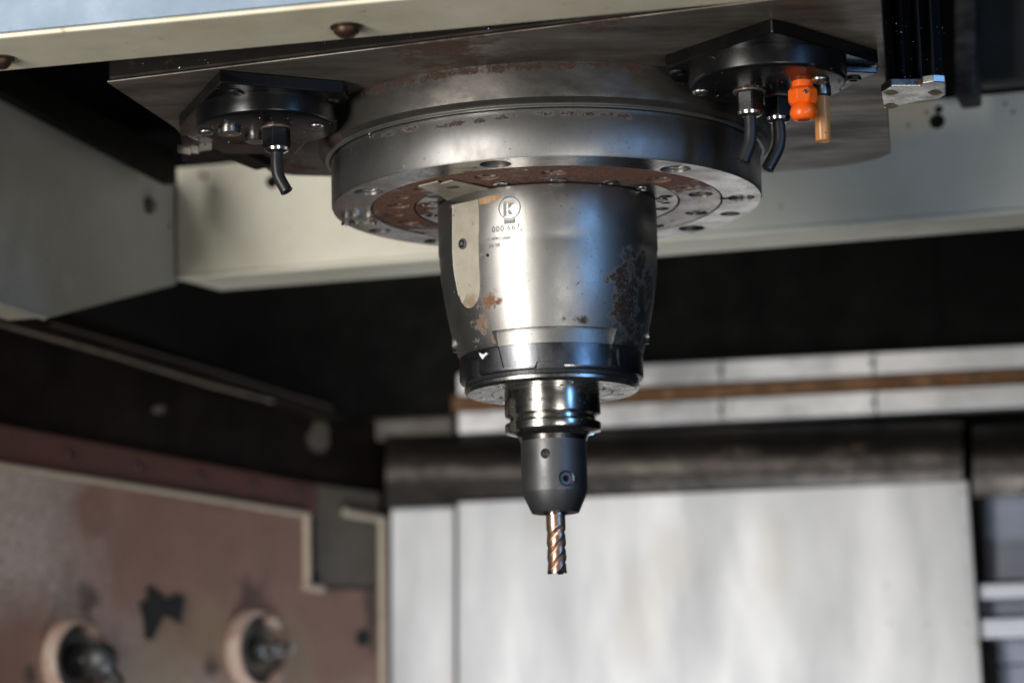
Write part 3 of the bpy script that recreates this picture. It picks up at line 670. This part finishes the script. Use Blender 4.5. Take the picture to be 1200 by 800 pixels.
def flatshape(name, polys, x0, y0, mat, parent):
    vs, fs = [], []
    for p in polys:
        o = len(vs); vs += [V((x, y, 0)) for x, y in p]; fs.append(list(range(o, o+len(p))))
    me = bpy.data.meshes.new(name); me.from_pydata([tuple(v) for v in vs], [], fs)
    bm = bmesh.new(); bm.from_mesh(me); bmesh.ops.triangulate(bm, faces=bm.faces); bmesh.ops.subdivide_edges(bm, edges=bm.edges, cuts=2, use_grid_fill=True); bm.to_mesh(me); bm.free()
    on_body(me, x0, y0, S); return link(name, me, mat, parent)
n = 40
ringp = [[(13.4*cos(2*pi*i/n), 13.4*sin(2*pi*i/n)), (13.4*cos(2*pi*(i+1)/n), 13.4*sin(2*pi*(i+1)/n)), (12.3*cos(2*pi*(i+1)/n), 12.3*sin(2*pi*(i+1)/n)), (12.3*cos(2*pi*i/n), 12.3*sin(2*pi*i/n))] for i in range(n)]
flatshape('emblem_ring', ringp, 597, 243.5, M_ink, sp)
flatshape('emblem', [[(-7.5, 8), (7, 8), (7, 7), (-7.5, 7)], [(-7.5, 6.6), (-3.6, 6.6), (-3.6, -9.5), (-7.5, -9.5)], [(-1.6, 6), (6.5, 6), (-.5, -1), (-1.6, -1)], [(-1.6, -2), (0, -2), (4.5, -8), (-1.6, -8)]], 597, 243.5, M_etch, sp)
flatshape('emblem_tab', [[(-7, 17.5), (7, 17.5), (7, 11.6), (3.5, 13.3), (0, 13.8), (-3.5, 13.3), (-7, 11.6)], [(-7, -12), (-3.5, -13.6), (0, -14), (3.5, -13.6), (7, -12), (7, -18.5), (-7, -18.5)]], 597, 243.5, M_etch, sp)

# ================================================================== TOOL HOLDER
th = thing('tool_holder', (0, 0, 1.484), 'dark tool holder with bright steel collar clamped in the spindle', 'tool holder')
prof = [(50*S, 1.488), (55.7*S, 1.4870), (55.9*S, 1.4698), (55.4*S, 1.4690), (50*S, 1.4675), (50*S, 1.4655), (55.4*S, 1.4638), (56*S, 1.4632), (56*S, 1.4592), (55.2*S, 1.4583), (50*S, 1.4576), (44*S, 1.4568), (40.5*S, 1.4550), (38.7*S, 1.452)]
col = build('collar', *solid_data(prof, 144), M_holder, th, smooth=28)
# the keyways: left front slot with round upper end, right rear notch
def slot(a, z_top, z_bot, w, rin):
    a = radians(a); d = V((cos(a), sin(a), 0)); t = V((-d.y, d.x, 0)); pts = []
    for i in range(9): b = pi*i/8; pts.append(d*rin*S+t*w*cos(b)+V((0, 0, z_top+w*sin(b))))
    pts += [d*rin*S-t*w+V((0, 0, z_bot)), d*rin*S+t*w+V((0, 0, z_bot))]
    return prism_data(pts, d*.03)
cut(col, [slot(-147, 1.4760, 1.4575, .0042, 47), slot(20, 1.4700, 1.453, .0062, 45), cyl_data(cyl_pt(688, 465, 56*S), cyl_pt(688, 465, 56*S)-V((0, 0, cyl_pt(688, 465, 56*S).z)), .0026, .012, 20)], 28)
q = cyl_pt(688, 465, 52*S); build('coolant_hole', *cyl_data(q, V((q.x, q.y, 0)), .0027, .001, 20), M_void, th)
prof = [(38.7*S, 1.4532), (38.3*S, 1.4515), (38.3*S, 1.4190), (38*S, 1.4182), (27.8*S, 1.4056), (27.2*S, 1.4052), (14*S, 1.4050), (13*S, 1.4056)]
sh = build('shank', *solid_data(prof, 144), M_shank, th, smooth=24)
h1, h2 = cyl_pt(639, 531, 38*S), cyl_pt(664, 560, 38*S)
r1, r2 = V((h1.x, h1.y, 0)).normalized(), V((h2.x, h2.y, 0)).normalized()
cone = tube_data([h1-r1*.0035, h1+r1*.0002, h1+r1*.002], [.0003, .0034, .0040], 28)
cut(sh, [cone, cyl_data(h2, r2, .0052, .007, 32)], 24)
build('dimple', *tube_data([h1-r1*.0030, h1-r1*.00005], [.0004, .00325], 28, False), M_holder, th, smooth=40)
s_ = screw('dark', h2-r2*.0012, r2, .0046, th, 'set_screw')
build('hole_rim', *tube_data([h2-r2*.0012, h2+r2*.00025], [.0046, .0055], 32, False), M_bolt, th, smooth=40)
for sx, ss, yy, rr in (('3050 027', 617, 470.5, 56.0), ('2708 1 HSK', 619, 497, 56.1)):
    text(sx.replace(' HSK', ' 55'), ss, yy, 5.2*S, M_ink, th, rr)

# ================================================================== END MILL
em = thing('end_mill', (0, 0, 1.405), 'bronze coated four-flute end mill in the dark tool holder', 'end mill')
R = 11.2*S
build('collet_lip', *lathe_data([(13.2*S, 1.4052), (13.2*S, 1.4036), (11*S, 1.4036), (11*S, 1.4052)], 48), M_holder, em, smooth=40)
ztop, zs, ztip = 1.4055, 1.3955, 1.3655
n = 96; rows = 110; vs, fs = [], []
for k in range(rows+1):
    z = ztop+(ztip-ztop)*k/rows
    tw = -(zs-z)/(.039)*2*pi
    dep = min(1, max(0, (zs+.001-z)/.006))
    for i in range(n):
        a = 2*pi*i/n; ph = (-a*4/(2*pi)) % 1
        if ph < .10: f = 1
        elif ph < .42: f = .985-.10*(ph-.10)
        elif ph < .47: f = .95-(ph-.42)*2.2
        else:
            t = (ph-.47)/.53; f = .70-.10*sin(pi*min(1, t/.7)) if t < .7 else .70+.30*((t-.7)/.3)**1.2
        rr = R*(1-(1-f)*.9*dep); b = a+tw
        vs.append((rr*cos(b), rr*sin(b), z+max(0, k-rows+5)/5*(1-f)*.0042))
for k in range(rows):
    for i in range(n): fs.append((k*n+i, k*n+(i+1) % n, (k+1)*n+(i+1) % n, (k+1)*n+i))
c0 = len(vs); vs.append((0, 0, ztip+.0012))
for i in range(n): fs.append((rows*n+i, rows*n+(i+1) % n, c0))
fs.append(list(range(n)))
cutter = build('fluted_cutter', vs, fs, M_mill, em, smooth=32)
cutter.data.materials.append(M_tip)
for p in cutter.data.polygons:
    if p.center.z < ztip+.0016: p.material_index = 1

# ================================================================== COOLANT MANIFOLDS
def manifold(label, corners, c, rd, dz=0):
    zc = 1.646+dz
    t = thing('coolant_manifold', (c[0], c[1], 1.668), label, 'coolant manifold', 'black coolant manifolds under the head plate')
    prism('mounting_plate', [V((p[0], p[1], 1.6595)) for p in corners], V((0, 0, .0085)), M_black, t, bevel=.0010, seg=2)
    rd *= S
    build('disc', *solid_data([(rd, 1.6594), (rd, zc+.0022), (rd-.0002, zc+.0015), (rd-.0007, zc+.0008), (rd-.0014, zc+.0003), (rd-.0024, zc), (rd*.3, zc)], 96, c), M_black, t, smooth=45)
    return t, zc
def fitting(t, x, y, zc, hose, ang0=.2, r=.0092):
    c = onz(x, y, zc); cx = (c.x, c.y)
    build('washer', *solid_data([(r*1.12, zc-.0001), (r*1.12, zc-.0012)], 28, cx), M_rbolt, t, smooth=40)
    build('hex_nut', *hexprism(cx, r, zc-.0012, zc-.0135, ang0), M_black, t, bevel=.0007)
    build('nut_collar', *solid_data([(r*.86, zc-.0134), (r*.80, zc-.0152), (r*.62, zc-.0162), (r*.4, zc-.0166)], 28, cx), M_holder, t, smooth=40)
    p0 = V((c.x, c.y, zc-.0155)); path = smoothpath([p0]+[p0+V(h) for h in hose], 8)
    h = tube('hose', path, .0039, M_rubber, t, 16)
    e = path[-1]; dd = (path[-1]-path[-3]).normalized()
    build('hose_end', *tube_data([e-dd*.0005, e+dd*.0005], .0041, 16), M_darkbolt, h, smooth=40)
    build('bore', *tube_data([e+dd*.0003, e+dd*.0007], .0025, 14), M_void, h)
    return h
# left
Lc = tuple(onz(313, 152, 1.646)[:2])
g = [onz(x, y, 1.6595) for x, y in ((258, 97), (404, 110), (408, 117))]
L4 = onz(210, 149, 1.6595); L5 = onz(214, 158, 1.6595); Lf = onz(345, 182, 1.6595)
mL, zL = manifold('black coolant manifold with one short hose, left of the flange', [g[0], g[1], g[2], Lf, onz(262, 180, 1.6595), L5, L4], Lc, 80)
screw('dome', onz(275, 108, 1.6595), DN, .0058, mL, off=.0012); screw('dome', onz(388, 119, 1.6595), DN, .0058, mL, off=.0012)
screw('domesteel', onz(371, 148, zL), DN, .0050, mL, off=.0016); screw('domesteel', onz(241, 155, zL), DN, .0050, mL, off=.0016)
def plug(t, x, y, zc, r, h): 
    c = onz(x, y, zc)
    p = build('plug', *solid_data([(r, zc), (r, zc-h+.0006), (r*.92, zc-h)], 32, (c.x, c.y)), M_bolt, t, smooth=30)
    screw('steel', V((c.x, c.y, zc-h)), DN, r*.55, p, 'socket', off=.0002)
plug(mL, 269, 152, zL, .0074, .0032); plug(mL, 300, 161, zL, .0074, .0032)
fitting(mL, 324, 150, zL, [(0, 0, -.008), (.001, 0, -.016), (.006, -.001, -.026)], .35)
# right
Rc = tuple(onz(900, 101, 1.646)[:2])
mR, zR = manifold('black coolant manifold with two hoses, right of the flange', [onz(x, y, 1.6595) for x, y in ((780, 80), (892, 42), (905, 38), (920, 41), (1029, 74), (1029, 82), (985, 108), (940, 132), (900, 140), (860, 135), (800, 108), (781, 86))], Rc, 86)
for x, y in ((794, 85), (890, 55)): screw('dome', onz(x, y, 1.6595), DN, .0058, mR, off=.0014)
screw('domesteel', onz(821, 108, zR), DN, .0054, mR, off=.0018); screw('domesteel', onz(961, 93, zR), DN, .0056, mR, off=.0022)
prism('clamp_tab', [onz(x, y, 1.655) for x, y in ((986, 84), (1028, 86), (988, 100))], V((0, 0, .004)), M_black, mR, bevel=.0006)
screw('dome', onz(1000, 92, 1.655), DN, .0052, mR, off=.0014)
fitting(mR, 878, 107, zR, [(0, 0, -.008), (-.001, 0, -.017), (-.0055, -.001, -.029)], .6)
fitting(mR, 911, 114, zR, [(.0005, 0, -.008), (-.001, 0, -.017), (-.008, -.001, -.030)], .5)
# orange nozzle
c = onz(940, 96, zR); cx = (c.x, c.y); z0 = zR
nz = thing('coolant_nozzle', (c.x, c.y, z0), 'bright orange plastic coolant nozzle on the right manifold', 'nozzle')
build('threaded_neck', *solid_data([(.0065, z0), (.0065, z0-.004)], 28, cx), M_orange, nz, smooth=40)
build('hex_collar', *solid_data([(.0072, z0-.0038), (.0096, z0-.0062), (.0096, z0-.0120), (.0078, z0-.0145)], 8, cx, .3), M_orange, nz, bevel=.0008)
ball = [(.006, z0-.0140)]+[(.0083*sin(t), z0-.0192+.0068*cos(t)) for t in [pi*(.30+.44*i/10) for i in range(11)]]
ball[-1] = (.0060, ball[-1][1])
build('ball_end', *solid_data(ball, 40, cx), M_orange, nz, smooth=60)
build('bore', *solid_data([(.0038, ball[-1][1]+.0001), (.0038, ball[-1][1]-.0002)], 24, cx), paint('orange_bore', (.35, .035, .002), .6, (.2, .02, 0), .1, fine=0), nz)
screw('domesteel', V((c.x+.001, c.y-.0092, z0-.0085)), (0.1, -1, 0), .0014, nz, off=.0008)
# amber tube
c = onz(962, 104, zR); cx = (c.x, c.y)
at = thing('amber_tube', (c.x, c.y, zR), 'short amber plastic tube hanging beside the orange nozzle', 'tube')
build('grey_socket', *solid_data([(.0062, zR), (.0062, zR-.0045), (.0052, zR-.0055)], 24, cx), M_bolt, at, smooth=40)
build('tube_body', *solid_data([(.0047, zR-.005), (.0047, zR-.0325), (.0042, zR-.0332), (.0038, zR-.0333), (.0035, zR-.0328)], 28, cx), M_amber, at, smooth=40)
screw('dome', V((c.x+.001, c.y-.0044, zR-.029)), (.2, -1, 0), .0007, at, off=.0002)

# ================================================================== SWARF
random.seed(11)
def curl(p, nrm, size, turns, w, label, group):
    p = V(p); nrm = V(nrm).normalized(); t = nrm.orthogonal().normalized(); b = nrm.cross(t)
    a0 = random.random()*6; vs, fs = [], []; n = 14; kx = random.uniform(.5, 1.4)
    for i in range(n+1):
        a = a0+turns*2*pi*i/n; r = size*(.35+.65*i/n); off = nrm*(.0007+.0009*random.random()*size/.003)
        q = p+t*r*cos(a)*kx+b*r*sin(a)+off; ww = w*(.5+sin(pi*i/n))*random.uniform(.6, 1.2)
        vs += [q, q+nrm*ww+t*ww*.4, q+nrm*ww+t*ww*.4+b*.00012, q+b*.00012]
    for i in range(n):
        for k in range(4): fs.append((i*4+k, i*4+(k+1) % 4, i*4+4+(k+1) % 4, i*4+4+k))
    fs += [(0, 1, 2, 3), (n*4, n*4+1, n*4+2, n*4+3)]
    return tag(build('metal_chip', vs, fs, M_bright, None, smooth=50), label, 'metal chip', group)
fl_c = [(420, 256, .0065), (408, 258, .0045), (431, 253, .006), (440, 250, .005), (436, 257, .0045)]
def chips(rows, place, host, group, turns, w, k=1):
    for x, y, s_, word in rows:
        p, n_ = place(x, y); curl(p, n_, s_*k, turns, w, word+' '+host, group)
chips([(*c, w) for c, w in zip(fl_c, ('largest curled', 'leftmost curled', 'middle curled', 'uppermost curled', 'lowest curled'))], lambda x, y: (onz(x, y, FB), DN), 'shiny chip in the cluster under the left flange rim', 'metal chips under the flange rim', .8, .0020)
chips([(437, 157, .0035, 'long bright'), (472, 188, .0025, 'curved bright'), (470, 196, .002, 'short bright'), (497, 186, .002, 'small arc-shaped'), (391, 226, .002, 'leftmost tiny')], lambda x, y: (fl(x, y), fl(x, y)-V((0, 0, fl(x, y).z))), 'metal shaving stuck to the flange side', 'shavings on the flange side', .35, .0004, .8)
chips([(254, 101, .002, 'corner'), (268, 117, .003, 'curled screw-side'), (252, 121, .002, 'left edge'), (307, 115, .002, 'front middle'), (341, 120, .0015, 'smallest front'), (226, 140, .002, 'upper of two left'), (230, 148, .002, 'lower of two left'), (235, 158, .004, 'long sliver-like'), (320, 146, .0035, 'curl by the nut,')],
      lambda x, y: (onz(x, y, 1.658 if y < 125 else 1.646), DN), 'metal chip on the left coolant manifold', 'chips on the left manifold', .4, .0005)
chips([(833, 63, .005, 'large white'), (918, 60, .002, 'small front'), (955, 73, .004, 'arc-shaped'), (876, 98, .003, 'curl above the left nut,'), (906, 110, .003, 'curl above the right nut,'), (924, 110, .0025, 'sliver left of the orange nozzle,'), (983, 103, .002, 'lowest right'), (1005, 88, .002, 'right tab')],
      lambda x, y: (onz(x, y, 1.657 if y < 70 else 1.645), DN), 'metal chip on the right coolant manifold', 'chips on the right manifold', .5, .0006)
chips([(563, 46, .005, 'long curled'), (618, 38, .002, 'left of three small'), (626, 41, .002, 'middle of three small'), (634, 44, .002, 'right of three small'), (452, 64, .003, 'leftmost'), (893, 24, .004, 'rightmost')], lambda x, y: (onz(x, y, 1.674), (0, -1, -.3)), 'metal chip on the front edge of the head plate', 'chips on the head plate edge', .5, .0006, .8)
p = ang(566, 417, 109)
cp = [(562, 413.5), (564, 414), (567, 415.5), (570.5, 413), (572, 414.5), (568, 418), (566, 421), (563, 416.5)]
M_fleck = paint('white_fleck', (.8, .8, .82), .3, (.5, .5, .5), .3, 200, fine=0)
cps = [cyl_pt(x, y, 108.4*S) for x, y in cp]; o3 = (cps[0]+V((0, 0, 0))); nn = V((o3.x, o3.y, 0)).normalized()
tag(prism('metal_chip', cps, nn*.0005, M_fleck, None), 'white heart-shaped chip on the dark nose ring', 'metal chip')
# loose specks: countless, one object
random.seed(23)
vs, fs = [], []
def speck(p, s_):
    o = len(vs); p = V(p)
    for d in ((1, 0, 0), (-.6, .8, 0), (-.6, -.8, 0), (0, 0, 1.1), (0, 0, -1.1)): vs.append(p+V(d)*s_*random.uniform(.6, 1.2))
    fs.extend([(o, o+1, o+3), (o+1, o+2, o+3), (o+2, o, o+3), (o+1, o, o+4), (o+2, o+1, o+4), (o, o+2, o+4)])
for i in range(70):
    a = radians(random.uniform(-165, -15)); z = random.uniform(1.52, 1.605)
    r = 129.3*S if z > 1.575 else (129.3-19*((1.575-z)/.063)**1.5)*S
    speck((r*cos(a), r*sin(a), z), random.uniform(.0002, .00045))
for i in range(60):
    a = radians(random.uniform(-175, -5)); speck((254.2*S*cos(a), 254.2*S*sin(a), random.uniform(1.614, 1.638)), random.uniform(.0002, .0004))
for i in range(60):
    a = random.random()*2*pi; speck(pol(random.uniform(140, 245), math.degrees(a), FB-.0001), random.uniform(.0002, .0005))
for cx_, rr in ((Lc, .05), (Rc, .055)):
    for i in range(80):
        a = random.uniform(pi, 2*pi) if i % 2 else random.random()*2*pi; r = rr*(.85 if i % 2 == 0 else 1)*sqrt(random.random())
        speck((cx_[0]+r*cos(a), cx_[1]+r*sin(a), 1.6458), random.uniform(.0002, .0006))
for i in range(90):
    x = random.uniform(140, 1020); y = 97-(x-125)*.1245; speck(onz(x, y-random.uniform(1, 18), 1.672), random.uniform(.0002, .0006))
for i in range(40): speck(onz(random.uniform(1036, 1108), random.uniform(20, 96), 1.665), random.uniform(.0003, .0007))
for i in range(40):
    a = radians(random.uniform(-165, -15)); z = random.choice((1.475, 1.462, 1.44, 1.43))+random.uniform(-.006, .006)
    q_ = (56.1 if z > 1.4695 else 38.5 if z < 1.4515 else 0)*S
    if q_: speck((q_*cos(a), q_*sin(a), z), random.uniform(.00012, .0003))
sk = build('metal_specks', vs, fs, M_bright, None); sk['kind'] = 'stuff'; sk['label'] = 'fine bright metal specks scattered over the head and spindle';
